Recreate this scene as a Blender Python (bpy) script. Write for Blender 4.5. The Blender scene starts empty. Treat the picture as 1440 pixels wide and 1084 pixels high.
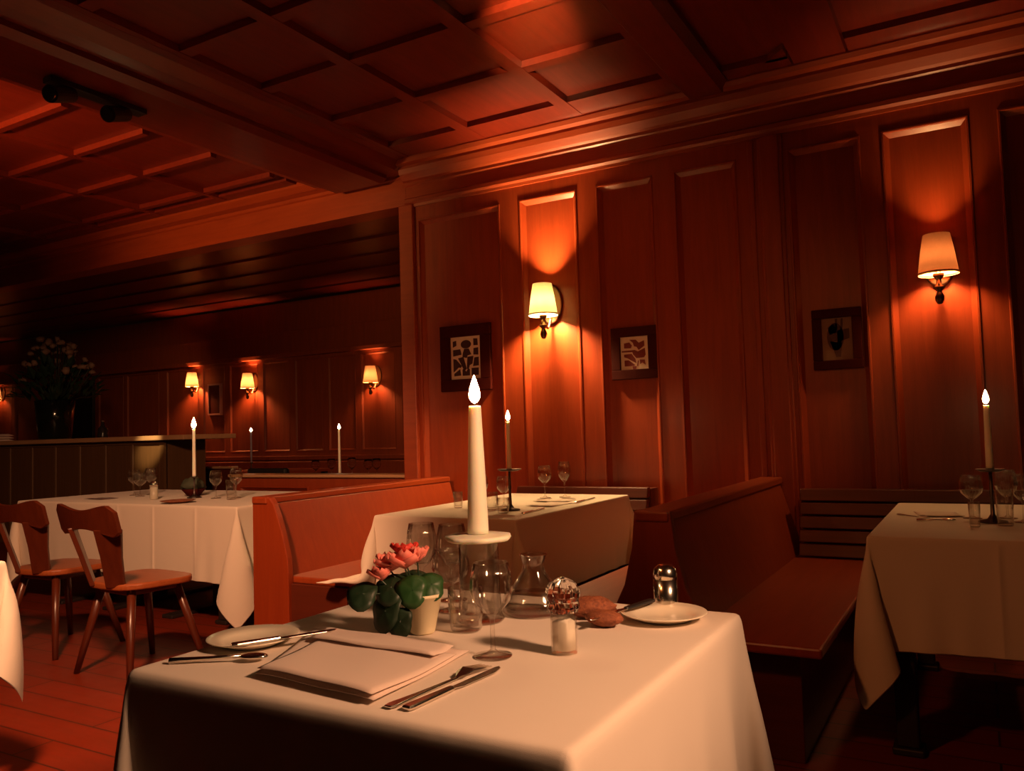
import bpy, bmesh, math, random
import numpy as np
from mathutils import Vector, Matrix
PI = math.pi
R = math.radians
rng = random.Random(7)
scene = bpy.context.scene
col = scene.collection

# ------------------------------------------------------------------ camera
def cam_axes(yaw, pitch, roll):
    cy, sy, cp, sp = math.cos(yaw), math.sin(yaw), math.cos(pitch), math.sin(pitch)
    fwd = Vector((-sy*cp, cy*cp, sp)); right = Vector((cy, sy, 0)); up = right.cross(fwd)
    r2 = right*math.cos(roll) + up*math.sin(roll); u2 = up*math.cos(roll) - right*math.sin(roll)
    return r2, u2, -fwd
ax = cam_axes(R(29.7), R(3.2), R(-1.72))
cd = bpy.data.cameras.new('camera'); cam = bpy.data.objects.new('camera', cd); col.objects.link(cam)
cd.sensor_width = 36; cd.lens = 1148/1440*36; cd.clip_start = .05; cd.clip_end = 60
m = Matrix.Identity(4)
for i, a in enumerate(ax):
    for j in range(3): m[j][i] = a[j]
m.translation = Vector((0, 0, 1.15)); cam.matrix_world = m
scene.camera = cam

# ------------------------------------------------------------------ view, world, lamps, added fill lights
vs = scene.view_settings
vs.view_transform = 'Standard'; vs.look = 'None'; vs.gamma = 1.0; vs.exposure = 0.0; vs.use_curve_mapping = False
scene.cycles.use_denoising = True
scene.cycles.max_bounces = 10; scene.cycles.transparent_max_bounces = 12; scene.cycles.transmission_bounces = 10
scene.cycles.sample_clamp_indirect = 3.0
wd = bpy.data.worlds.new('world'); scene.world = wd; wd.use_nodes = True
bg = wd.node_tree.nodes['Background']; bg.inputs[0].default_value = (1, .38, .17, 1); bg.inputs[1].default_value = .008

def lamp(name, kind, loc, power, color, radius=.06, aim=None, cone=60, blend=.6):
    ld = bpy.data.lights.new(name, kind); ld.energy = power; ld.color = color; ld.shadow_soft_size = radius
    o = bpy.data.objects.new(name, ld); col.objects.link(o); o.location = loc
    if kind == 'SPOT':
        ld.spot_size = R(cone); ld.spot_blend = blend
    if aim is not None:
        o.rotation_euler = (Vector(aim) - Vector(loc)).to_track_quat('-Z', 'Y').to_euler()
    return o
WARM2 = (1, .50, .22)
lamp('lamp_right_table', 'SPOT', (1.0, 1.08, 2.05), 255, (1, .50, .26), .13, (-.95, 1.27, .75), 42, .7)
lamp('lamp_left_room', 'SPOT', (-2.3, .97, 2.55), 490, (1, .46, .22), .13, (-4.5, 2.75, .4), 82, .5)
lamp('fill_left_lintel', 'SPOT', (-4.95, 1.1, 2.55), 290, (1, .44, .12), .06, (-5.3, 4.95, 3.0), 62, .9)  # added fill, no fixture: brightens the lintel over the opening
lamp('fill_left_bay', 'SPOT', (-7.2, 1.0, 1.6), 50, (1, .36, .14), .08, (-5.9, 3.9, 3.2), 84, .8)  # added upward fill for the ribs of the left ceiling bay
lamp('fill_wall_wash', 'SPOT', (-.6, .3, 2.5), 88, (1, .23, .045), .15, (-2.2, 4.95, 1.2), 50, .95)  # invented spot that lifts the panelled back wall
lamp('fill_right_corner', 'SPOT', (-1.6, .2, 2.6), 62, (1, .26, .06), .10, (.1, 3.2, .5), 36, .6)  # added fill on the right table and its hanging cloth corner
lamp('fill_bar_end', 'SPOT', (-6.5, 4.45, 1.85), 260, (1, .74, .34), .03, (-7.50, 5.52, 1.10), 14, .9)  # narrow added spot, makes the glow on the bar end; no real fitting
lamp('fill_bar_back', 'SPOT', (-9.6, 6.9, 2.9), 45, (1, .55, .2), .05, (-12.6, 9.0, 1.3), 66, .8)  # added fill on the far wall behind the bar
lamp('fill_coffer_glow', 'SPOT', (-1.25, 2.15, 2.55), 560, (1, .72, .28), .03, (-1.86, 3.56, 3.2), 19, .95)  # added uplight without a fixture, makes the glow in the coffers

# ------------------------------------------------------------------ materials
def new_mat(name):
    mt = bpy.data.materials.new(name); mt.use_nodes = True
    nt = mt.node_tree; return mt, nt, nt.nodes['Principled BSDF']
def simple(name, c, rough=.5, metal=0, spec=.5, **kw):
    mt, nt, b = new_mat(name)
    b.inputs['Base Color'].default_value = (*c, 1); b.inputs['Roughness'].default_value = rough
    b.inputs['Metallic'].default_value = metal; b.inputs['Specular IOR Level'].default_value = spec
    for k, v in kw.items(): b.inputs[k].default_value = v
    return mt
def wood(name, c1, c2, scale=(9, 9, .7), rough=.38, bump=.06, coat=.25, crough=.25):
    mt, nt, b = new_mat(name); N, L = nt.nodes, nt.links
    tc = N.new('ShaderNodeTexCoord'); mp = N.new('ShaderNodeMapping'); mp.inputs['Scale'].default_value = scale
    n1 = N.new('ShaderNodeTexNoise'); n1.inputs['Scale'].default_value = 3.0; n1.inputs['Detail'].default_value = 6; n1.inputs['Distortion'].default_value = .6
    n2 = N.new('ShaderNodeTexNoise'); n2.inputs['Scale'].default_value = 22; n2.inputs['Detail'].default_value = 3
    mx = N.new('ShaderNodeMath'); mx.operation = 'MULTIPLY_ADD'; mx.inputs[1].default_value = .35
    cr = N.new('ShaderNodeValToRGB'); cr.color_ramp.elements[0].position = .35; cr.color_ramp.elements[1].position = .95
    cr.color_ramp.elements[0].color = (*c1, 1); cr.color_ramp.elements[1].color = (*c2, 1)
    bp = N.new('ShaderNodeBump'); bp.inputs['Strength'].default_value = bump; bp.inputs['Distance'].default_value = .01
    L.new(tc.outputs['Object'], mp.inputs[0]); L.new(mp.outputs[0], n1.inputs[0]); L.new(mp.outputs[0], n2.inputs[0])
    L.new(n2.outputs[0], mx.inputs[0]); L.new(n1.outputs[0], mx.inputs[2])
    L.new(mx.outputs[0], cr.inputs[0]); L.new(cr.outputs[0], b.inputs['Base Color'])
    L.new(mx.outputs[0], bp.inputs['Height']); L.new(bp.outputs[0], b.inputs['Normal'])
    b.inputs['Roughness'].default_value = rough; b.inputs['Coat Weight'].default_value = coat; b.inputs['Coat Roughness'].default_value = crough
    return mt
def cloth_mat(name, c, weave=900, strength=.15):
    mt, nt, b = new_mat(name); N, L = nt.nodes, nt.links
    tc = N.new('ShaderNodeTexCoord'); n1 = N.new('ShaderNodeTexNoise'); n1.inputs['Scale'].default_value = weave
    n2 = N.new('ShaderNodeTexNoise'); n2.inputs['Scale'].default_value = 6; n2.inputs['Detail'].default_value = 3
    bp = N.new('ShaderNodeBump'); bp.inputs['Strength'].default_value = strength; bp.inputs['Distance'].default_value = .002
    b2 = N.new('ShaderNodeBump'); b2.inputs['Strength'].default_value = .12; b2.inputs['Distance'].default_value = .02
    L.new(tc.outputs['Object'], n1.inputs[0]); L.new(tc.outputs['Object'], n2.inputs[0])
    L.new(n1.outputs[0], bp.inputs['Height']); L.new(n2.outputs[0], b2.inputs['Height']); L.new(b2.outputs[0], bp.inputs['Normal'])
    L.new(bp.outputs[0], b.inputs['Normal'])
    b.inputs['Base Color'].default_value = (*c, 1); b.inputs['Roughness'].default_value = .85; b.inputs['Sheen Weight'].default_value = .2
    b.inputs['Specular IOR Level'].default_value = .2
    return mt
def emit(name, c, s):
    mt = bpy.data.materials.new(name); mt.use_nodes = True; nt = mt.node_tree; nt.nodes.clear()
    e = nt.nodes.new('ShaderNodeEmission'); e.inputs[0].default_value = (*c, 1); e.inputs[1].default_value = s
    o = nt.nodes.new('ShaderNodeOutputMaterial'); nt.links.new(e.outputs[0], o.inputs[0]); return mt
def shade_mat(name, c, transl, pleats=0):
    mt = bpy.data.materials.new(name); mt.use_nodes = True; nt = mt.node_tree; nt.nodes.clear(); N, L = nt.nodes, nt.links
    d = N.new('ShaderNodeBsdfDiffuse'); t = N.new('ShaderNodeBsdfTranslucent'); x = N.new('ShaderNodeMixShader'); o = N.new('ShaderNodeOutputMaterial')
    x.inputs[0].default_value = transl
    n = N.new('ShaderNodeTexNoise'); n.inputs['Scale'].default_value = 120; tc = N.new('ShaderNodeTexCoord')
    cr = N.new('ShaderNodeValToRGB'); cr.color_ramp.elements[0].color = tuple(v*.9 for v in c) + (1,); cr.color_ramp.elements[1].color = (*c, 1)
    L.new(tc.outputs['Object'], n.inputs[0]); L.new(n.outputs[0], cr.inputs[0])
    L.new(cr.outputs[0], d.inputs[0]); L.new(cr.outputs[0], t.inputs[0])
    L.new(d.outputs[0], x.inputs[1]); L.new(t.outputs[0], x.inputs[2]); L.new(x.outputs[0], o.inputs[0]); return mt
def floor_mat():
    mt, nt, b = new_mat('floor_boards'); N, L = nt.nodes, nt.links
    tc = N.new('ShaderNodeTexCoord'); mp = N.new('ShaderNodeMapping'); mp.inputs['Scale'].default_value = (1, 1, 1)
    br = N.new('ShaderNodeTexBrick'); br.inputs['Scale'].default_value = 1; br.inputs['Brick Width'].default_value = 1.6; br.inputs['Row Height'].default_value = .16
    br.inputs['Mortar Size'].default_value = .004; br.inputs['Color1'].default_value = (.23, .022, .0035, 1); br.inputs['Color2'].default_value = (.19, .018, .003, 1); br.inputs['Mortar'].default_value = (.05, .012, .005, 1)
    mp2 = N.new('ShaderNodeMapping'); mp2.inputs['Scale'].default_value = (1.2, 14, 1)
    n = N.new('ShaderNodeTexNoise'); n.inputs['Scale'].default_value = 3; n.inputs['Detail'].default_value = 6
    mx = N.new('ShaderNodeMixRGB'); mx.blend_type = 'MULTIPLY'; mx.inputs[0].default_value = .35
    nr = N.new('ShaderNodeTexNoise'); nr.inputs['Scale'].default_value = 5
    mr = N.new('ShaderNodeMapRange'); mr.inputs['To Min'].default_value = .35; mr.inputs['To Max'].default_value = .6
    L.new(tc.outputs['Object'], mp.inputs[0]); L.new(mp.outputs[0], br.inputs[0]); L.new(tc.outputs['Object'], mp2.inputs[0]); L.new(mp2.outputs[0], n.inputs[0])
    L.new(br.outputs[0], mx.inputs[1]); L.new(n.outputs[1], mx.inputs[2]); L.new(mx.outputs[0], b.inputs['Base Color'])
    L.new(tc.outputs['Object'], nr.inputs[0]); L.new(nr.outputs[0], mr.inputs[0]); L.new(mr.outputs[0], b.inputs['Roughness'])
    return mt
M = {}
M['wall'] = wood('wall_wood', (.24, .030, .0065), (.36, .052, .011))
M['ceil'] = wood('ceiling_wood', (.13, .0095, .003), (.19, .0155, .0045), (9, .7, 9), .36)
M['trim'] = wood('trim_wood', (.27, .036, .008), (.38, .058, .013), (.7, 9, 9), .45)
M['bench'] = wood('bench_wood', (.24, .034, .007), (.33, .052, .010), (9, .7, 9), .4)
M['benchv'] = wood('bench_panel_wood', (.23, .028, .0055), (.30, .043, .008), (9, 9, .7), .4)
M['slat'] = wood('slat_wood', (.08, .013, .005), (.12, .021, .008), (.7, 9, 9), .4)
M['chair'] = wood('chair_wood', (.065, .010, .003), (.10, .018, .005), (14, 14, 1), .34)
M['seat'] = wood('chair_seat_wood', (.26, .06, .016), (.34, .085, .024), (1.2, 14, 14), .36)
M['bar'] = wood('bar_wood', (.10, .044, .014), (.14, .062, .020), (12, 12, .7), .65, .06, 0)
M['bartop'] = wood('bar_top_wood', (.42, .22, .11), (.52, .29, .15), (.7, 9, 9), .35)
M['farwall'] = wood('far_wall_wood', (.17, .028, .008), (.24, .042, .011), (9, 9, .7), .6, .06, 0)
M['dark'] = simple('dark_frame_wood', (.050, .005, .003), .7, spec=.08)
M['black'] = simple('black_paint', (.008, .006, .006), .5)
M['leg'] = simple('dark_table_leg', (.02, .012, .01), .5)
M['floor'] = floor_mat()
M['cloth'] = cloth_mat('white_tablecloth', (.74, .64, .54))
M['napkin'] = cloth_mat('napkin_linen', (.70, .56, .48))
M['napkinc'] = cloth_mat('dark_napkin_linen', (.10, .03, .02))
M['wax'] = simple('candle_wax', (.95, .90, .72), .5, **{'Subsurface Weight': .4, 'Subsurface Radius': (.02, .012, .006), 'Subsurface Scale': .6})
M['wick'] = simple('wick', (.01, .008, .006), .9)
M['flame'] = emit('candle_flame', (1, .66, .28), 90)
M['flame_far'] = emit('candle_flame_far', (1, .80, .50), 20)
def thin_glass(name, tint, boost):
    mt = bpy.data.materials.new(name); mt.use_nodes = True; nt = mt.node_tree; nt.nodes.clear(); N, L = nt.nodes, nt.links
    t = N.new('ShaderNodeBsdfTransparent'); g = N.new('ShaderNodeBsdfGlossy'); x = N.new('ShaderNodeMixShader'); o = N.new('ShaderNodeOutputMaterial')
    lw = N.new('ShaderNodeLayerWeight'); lw.inputs[0].default_value = .5
    pw = N.new('ShaderNodeMath'); pw.operation = 'POWER'; pw.inputs[1].default_value = 2.6
    f = N.new('ShaderNodeMath'); f.operation = 'MULTIPLY_ADD'; f.inputs[1].default_value = boost; f.inputs[2].default_value = .06
    L.new(lw.outputs['Facing'], pw.inputs[0]); L.new(pw.outputs[0], f.inputs[0])
    mc = N.new('ShaderNodeMixRGB'); mc.inputs[1].default_value = (*tint, 1); mc.inputs[2].default_value = (.50, .46, .42, 1); L.new(pw.outputs[0], mc.inputs[0]); L.new(mc.outputs[0], t.inputs[0])
    g.inputs[0].default_value = (1, .97, .92, 1); g.inputs['Roughness'].default_value = .07
    L.new(f.outputs[0], x.inputs[0]); L.new(t.outputs[0], x.inputs[1]); L.new(g.outputs[0], x.inputs[2]); L.new(x.outputs[0], o.inputs[0]); return mt
M['glass'] = thin_glass('clear_glass', (.965, .955, .94), 1.0)
M['crystal'] = simple('cut_crystal', (1, .98, .95), .03, **{'Transmission Weight': 1.0, 'IOR': 1.55})
M['water'] = thin_glass('water', (.97, .96, .94), .25)
M['china'] = simple('cream_china', (.86, .78, .62), .25, **{'Coat Weight': .4})
M['silver'] = simple('polished_cutlery', (.80, .74, .66), .18, 1)
M['bronze'] = simple('dark_bronze', (.16, .085, .05), .28, .9)
M['pewter'] = simple('pewter_candlestick', (.14, .11, .10), .35, .9)
M['ceramic'] = simple('ivory_pot', (.78, .70, .48), .5)
M['leaf'] = simple('dark_green_leaf', (.020, .075, .018), .45)
M['leafd'] = simple('deep_green_leaf', (.012, .034, .014), .5)
M['petal'] = simple('pink_petal', (.85, .23, .18), .6, **{'Subsurface Weight': .15, 'Subsurface Scale': .01})
M['petalr'] = simple('red_petal', (.68, .045, .03), .6)
M['blossom'] = simple('cream_blossom', (.22, .13, .08), .7)
M['salt'] = simple('white_salt', (.92, .88, .76), .9)
M['bread'] = wood('bread_crust', (.12, .025, .012), (.42, .13, .05), (40, 40, 40), .6, .5, 0)
M['paper'] = simple('print_paper', (.88, .76, .62), .7)
M['paperdim'] = simple('aged_print_paper', (.30, .17, .10), .7)
M['ink'] = simple('print_ink', (.05, .010, .008), .6)
M['inkred'] = simple('print_red_ink', (.20, .022, .014), .6)
M['inkbr'] = simple('print_brown_ink', (.085, .028, .018), .6)
M['shade_y'] = shade_mat('lamp_shade_yellow', (.95, .93, .50), .0085)
M['shade_o'] = shade_mat('lamp_shade_orange', (.88, .36, .17), .014)
M['shade_f'] = shade_mat('lamp_shade_far', (.9, .66, .42), .035)

# ------------------------------------------------------------------ mesh helpers
def link(o, parent=None):
    col.objects.link(o)
    if parent is not None: o.parent = parent
    return o
def obj(name, bm, mat, parent=None, smooth=False, bevel=0, segs=2):
    me = bpy.data.meshes.new(name); bmesh.ops.recalc_face_normals(bm, faces=bm.faces); bm.to_mesh(me); bm.free()
    for mt in (mat if isinstance(mat, (list, tuple)) else [mat]): me.materials.append(mt)
    if smooth:
        for p in me.polygons: p.use_smooth = True
    o = bpy.data.objects.new(name, me); link(o, parent)
    if bevel:
        b = o.modifiers.new('bevel', 'BEVEL'); b.width = bevel; b.segments = segs; b.limit_method = 'ANGLE'; b.angle_limit = R(40)
    return o
def thing(name, label, cat, loc=(0, 0, 0), rz=0, group=None):
    o = bpy.data.objects.new(name, None); o.empty_display_size = .1; link(o); o.location = loc; o.rotation_euler = (0, 0, rz)
    return tag(o, label, cat, group)
def tag(o, label, cat, group=None, kind=None):
    o['label'] = label; o['category'] = cat
    if group: o['group'] = group
    if kind: o['kind'] = kind
    return o
def struct(name, bm, mat, bevel=0, smooth=False, label=None):
    o = obj(name, bm, mat, None, smooth, bevel); o['kind'] = 'structure'
    if label: o['label'] = label
    return o
def copy_tree(o, parent=None):
    c = o.copy(); col.objects.link(c)
    if parent is not None: c.parent = parent
    for ch in list(o.children): copy_tree(ch, c)
    return c
def bx(bm, x0, x1, y0, y1, z0, z1):
    v = [bm.verts.new(p) for p in ((x0,y0,z0),(x1,y0,z0),(x1,y1,z0),(x0,y1,z0),(x0,y0,z1),(x1,y0,z1),(x1,y1,z1),(x0,y1,z1))]
    for f in ((0,1,2,3),(4,5,6,7),(0,1,5,4),(1,2,6,5),(2,3,7,6),(3,0,4,7)): bm.faces.new([v[i] for i in f])
    return v
def box(*a):
    bm = bmesh.new(); bx(bm, *a); return bm
def quad(bm, *ps): return bm.faces.new([bm.verts.new(p) for p in ps])
def prism(bm, pts, axis, a, b):
    def mk(u, v, w): return {'x': (w, u, v), 'y': (u, w, v), 'z': (u, v, w)}[axis]
    A = [bm.verts.new(mk(u, v, a)) for u, v in pts]; B = [bm.verts.new(mk(u, v, b)) for u, v in pts]
    bm.faces.new(A); bm.faces.new(B); n = len(pts)
    for i in range(n): bm.faces.new((A[i], A[(i+1) % n], B[(i+1) % n], B[i]))
    return bm
def lathe(bm, prof, segs=32, loc=(0, 0, 0), flute=0, nf=12, fz=(0, 9)):
    rings = []
    for r, z in prof:
        if r < 1e-6: rings.append([bm.verts.new((loc[0], loc[1], loc[2]+z))])
        else:
            ring = []
            for i in range(segs):
                a = 2*PI*i/segs
                rr = r*(1 + (flute*math.cos(nf*a) if flute and fz[0] <= z <= fz[1] else 0))
                ring.append(bm.verts.new((loc[0]+rr*math.cos(a), loc[1]+rr*math.sin(a), loc[2]+z)))
            rings.append(ring)
    for p, q in zip(rings, rings[1:]):
        if len(p) == 1 and len(q) == 1: continue
        if len(p) == 1:
            for i in range(segs): bm.faces.new((p[0], q[i], q[(i+1) % segs]))
        elif len(q) == 1:
            for i in range(segs): bm.faces.new((p[i], p[(i+1) % segs], q[0]))
        else:
            for i in range(segs): bm.faces.new((p[i], p[(i+1) % segs], q[(i+1) % segs], q[i]))
    return bm
def cap(bm):
    b = [e for e in bm.edges if len(e.link_faces) == 1]
    if b: bmesh.ops.holes_fill(bm, edges=b, sides=0)
    return bm
def tube(bm, pts, rad, segs=10, caps=True):
    pts = [Vector(p) for p in pts]; n = len(pts)
    rads = rad if isinstance(rad, (list, tuple)) else [rad]*n
    rings = []; up = Vector((0, 0, 1))
    for i, p in enumerate(pts):
        t = (pts[min(i+1, n-1)] - pts[max(i-1, 0)]).normalized()
        a = t.cross(up)
        if a.length < 1e-3: a = t.cross(Vector((0, 1, 0)))
        a.normalize(); b = t.cross(a)
        rings.append([bm.verts.new(p + (a*math.cos(2*PI*k/segs) + b*math.sin(2*PI*k/segs))*rads[i]) for k in range(segs)])
    for p, q in zip(rings, rings[1:]):
        for k in range(segs): bm.faces.new((p[k], p[(k+1) % segs], q[(k+1) % segs], q[k]))
    if caps: bm.faces.new(rings[0]); bm.faces.new(rings[-1])
    return bm
def blob(bm, c, r, seg=10, noise=0):
    res = bmesh.ops.create_uvsphere(bm, u_segments=seg, v_segments=max(5, seg//2+1), radius=1)
    for v in res['verts']:
        k = 1 + (rng.uniform(-noise, noise) if noise else 0)
        v.co = Vector((c[0]+v.co.x*r[0]*k, c[1]+v.co.y*r[1]*k, c[2]+v.co.z*r[2]*k))
    return bm

# ------------------------------------------------------------------ panelled walls
def panelled(bm, u0, u1, z0, z1, panels, P, depth=.03, ch=.028, bead=.012):
    """stiles and rails at depth 0, recessed panels; P(u,z,d) -> point, d positive goes into the wall"""
    us = sorted({u0, u1, *[p[0] for p in panels], *[p[1] for p in panels]})
    zs = sorted({z0, z1, *[p[2] for p in panels], *[p[3] for p in panels]})
    for a, b in zip(us, us[1:]):
        for c, d in zip(zs, zs[1:]):
            mu, mz = (a+b)/2, (c+d)/2
            if any(p[0] < mu < p[1] and p[2] < mz < p[3] for p in panels): continue
            quad(bm, P(a, c, 0), P(b, c, 0), P(b, d, 0), P(a, d, 0))
    for a, b, c, d in panels:
        bh = bead*.5; steps = [(0, 0), (bead*.33, -bh), (bead, -bh), (bead*1.33, bh), (bead+ch, depth)]
        loops = []
        for ins, dp in steps:
            loops.append([bm.verts.new(P(u, z, dp)) for u, z in ((a+ins, c+ins), (b-ins, c+ins), (b-ins, d-ins), (a+ins, d-ins))])
        for p, q in zip(loops, loops[1:]):
            for i in range(4): bm.faces.new((p[i], p[(i+1) % 4], q[(i+1) % 4], q[i]))
        bm.faces.new(loops[-1])

# ================================================================== SETTING
struct('floor', box(-19, 3, -3, 9.3, -.06, 0), M['floor'])
YW = 4.95
bm = bmesh.new()
pans = [(-3.60, -2.88, .5, 2.765), (-2.725, -2.28, .5, 2.765), (-2.14, -1.742, .5, 2.765), (-1.605, -1.205, .5, 2.765),
        (-.908, -.505, .5, 2.765), (-.397, .035, .5, 2.765), (.165, .58, .5, 2.765), (.72, 1.12, .5, 2.765)]
panelled(bm, -3.75, 1.6, 0, 3.2, pans, lambda u, z, d: (u, YW+d, z))
bx(bm, -3.75, 1.6, YW+.05, YW+.16, 0, 3.2)
quad(bm, (-3.75, YW, 0), (-3.75, YW+.16, 0), (-3.75, YW+.16, 3.2), (-3.75, YW, 3.2))
struct('wall_back', bm, M['wall'])
# post at the opening, pilaster strip
bm = bmesh.new(); bx(bm, -3.755, -3.625, YW-.035, YW+.17, 0, 2.885)
struct('trim_1', bm, M['trim'], .008)
bm = bmesh.new()
bx(bm, -1.075, -.93, YW-.02, YW+.01, 0, 2.86); bx(bm, -1.055, -.95, YW-.034, YW-.018, 0, 2.86); bx(bm, -1.135, -1.1, YW-.012, YW+.01, 0, 2.86)
struct('trim_2', bm, M['wall'], .006)
# cornice along the wall and lintel
def cornice_profile():
    return [(YW+.02, 2.865), (YW-.012, 2.865), (YW-.016, 2.885), (YW-.03, 2.90), (YW-.03, 2.925), (YW-.018, 2.935), (YW-.018, 3.02), (YW-.03, 3.03), (YW-.03, 3.05),
            (YW-.05, 3.06), (YW-.085, 3.10), (YW-.10, 3.135), (YW-.10, 3.155), (YW-.14, 3.165), (YW-.155, 3.19), (YW-.155, 3.215), (YW+.02, 3.215)]
bm = bmesh.new(); prism(bm, cornice_profile(), 'x', -3.70, 1.6); struct('trim_3', bm, M['trim'])
lint = [(YW+.17, 2.885), (YW-.02, 2.885), (YW-.02, 3.09), (YW-.035, 3.10), (YW-.035, 3.125), (YW-.09, 3.14), (YW-.13, 3.18), (YW-.13, 3.215), (YW+.17, 3.215)]
bm = bmesh.new(); prism(bm, lint, 'x', -14, -3.69); struct('trim_4', bm, M['trim'])
# half-height partition under the opening, with its sill
bm = bmesh.new(); panelled(bm, -5.62, -3.75, 0, .83, [(-5.55, -4.75, .1, .75), (-4.65, -3.85, .1, .75)], lambda u, z, d: (u, YW+d, z))
bx(bm, -5.62, -3.75, YW+.04, YW+.14, 0, .83); quad(bm, (-5.62, YW, 0), (-5.62, YW+.14, 0), (-5.62, YW+.14, .83), (-5.62, YW, .83))
struct('wall_partition', bm, M['benchv'])
bm = bmesh.new(); bx(bm, -5.66, -3.755, YW-.03, YW+.17, .825, .85); struct('trim_5', bm, M['bartop'], .006)

# ceiling: slab, ribs and dropped beams
bm = bmesh.new(); bx(bm, -19, 3, -3, 9.3, 3.235, 3.33)
def rib(x0, x1, y0, y1, z0=3.2, z1=3.24, ch=.007):
    # chamfered batten seen from below
    v = [(x0, y0, z1), (x1, y0, z1), (x1, y1, z1), (x0, y1, z1)]
    w = [(x0+ch, y0+ch, z0), (x1-ch, y0+ch, z0), (x1-ch, y1-ch, z0), (x0+ch, y1-ch, z0)]
    V = [bm.verts.new(p) for p in v]; Wv = [bm.verts.new(p) for p in w]
    bm.faces.new(Wv); bm.faces.new(V)
    for i in range(4): bm.faces.new((V[i], V[(i+1) % 4], Wv[(i+1) % 4], Wv[i]))
ribY = [.58, 1.15, 1.71, 2.28, 2.84, 3.41, 4.01]
for y in ribY: rib(-3.62, -1.46, y-.045, y+.045)
for x in (-2.93, -2.185): rib(x-.05, x+.05, -.5, 4.82, 3.197)
for x in (-3.62, -1.50): rib(x-.02, x+.07, -.5, 4.82, 3.196)
rib(-3.6, -1.46, 4.55, 4.82)
lefY = [.6, 1.17, 1.75, 2.32, 2.90, 3.455, 4.01, 4.575]
for y in lefY: rib(-14, -4.72, y-.03, y+.03)
for x in (-5.51, -6.34, -7.17, -8.0, -8.83, -9.66): rib(x-.03, x+.03, -.5, 4.8, 3.196)
rib(-14, -4.7, 4.70, 4.83)
# right bays
rib(-.82, -.53, -.5, 4.80); rib(-1.2, -.82, 4.66, 4.84); rib(-.53, 1.6, 4.62, 4.84); rib(.35, .6, -.5, 4.8)
for y in (1.2, 3.0): rib(-1.2, -.82, y-.1, y+.1)
# corner block of the long coffer
prism(bm, [(-.83, 4.56), (-.83, 4.7), (-.97, 4.7)], 'z', 3.2, 3.24)
# far-room ceiling battens
for i in range(6): rib(-15, -3.2, 5.45+.6*i, 5.49+.6*i, 3.212, ch=.004)
struct('ceiling', bm, M['ceil'])
bm = bmesh.new()
prism(bm, [(-4.66, 3.25), (-4.66, 3.215), (-4.60, 3.205), (-4.52, 3.14), (-4.40, 3.12), (-4.30, 3.06), (-3.86, 3.06), (-3.80, 3.085), (-3.80, 3.115), (-3.72, 3.14), (-3.66, 3.19), (-3.60, 3.195), (-3.60, 3.25)], 'y', -1.5, 4.84)
struct('ceiling_beam', bm, M['ceil'])
bm = bmesh.new()
prism(bm, [(-1.48, 3.25), (-1.48, 3.2), (-1.44, 3.15), (-1.24, 3.15), (-1.20, 3.2), (-1.20, 3.25)], 'y', -1.5, 4.84)
struct('ceiling_beam', bm, M['ceil'])

# far room
YF = 9.0
bm = bmesh.new()
fp = []; x = -3.9
edges = [(-18.2, -17.3), (-17.15, -16.4), (-16.3, -15.3), (-13.65, -12.95), (-12.85, -12.0), (-11.80, -11.02), (-10.90, -10.40), (-10.28, -9.66), (-9.54, -9.0), (-8.88, -8.34), (-8.22, -7.70), (-7.60, -7.0), (-6.88, -6.3), (-6.2, -5.6), (-5.5, -4.9), (-4.8, -4.2)]
panelled(bm, -18.6, -3.0, 0, 3.2, [(a, b, .95, 2.32) for a, b in edges] + [(a, b, .12, .78) for a, b in edges], lambda u, z, d: (u, YF+d, z), .02, .02, .006)
bx(bm, -18.6, -3.0, YF+.05, YF+.2, 0, 3.2)
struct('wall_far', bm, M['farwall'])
bm = bmesh.new(); bx(bm, -18.6, -3.0, YF-.06, YF+.02, .82, .88); bx(bm, -18.6, -3, YF-.10, YF+.02, 2.36, 2.42); bx(bm, -18.6, -3, YF-.05, YF+.02, 2.42, 2.75)
struct('trim_6', bm, M['farwall'], .006)
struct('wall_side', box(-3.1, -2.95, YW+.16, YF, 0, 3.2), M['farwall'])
# dark doorway behind the bar
bm = bmesh.new(); bx(bm, -15.15, -13.75, YF-.05, YF+.01, 0, 2.3); struct('door_1', bm, M['black'], .004)

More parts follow.
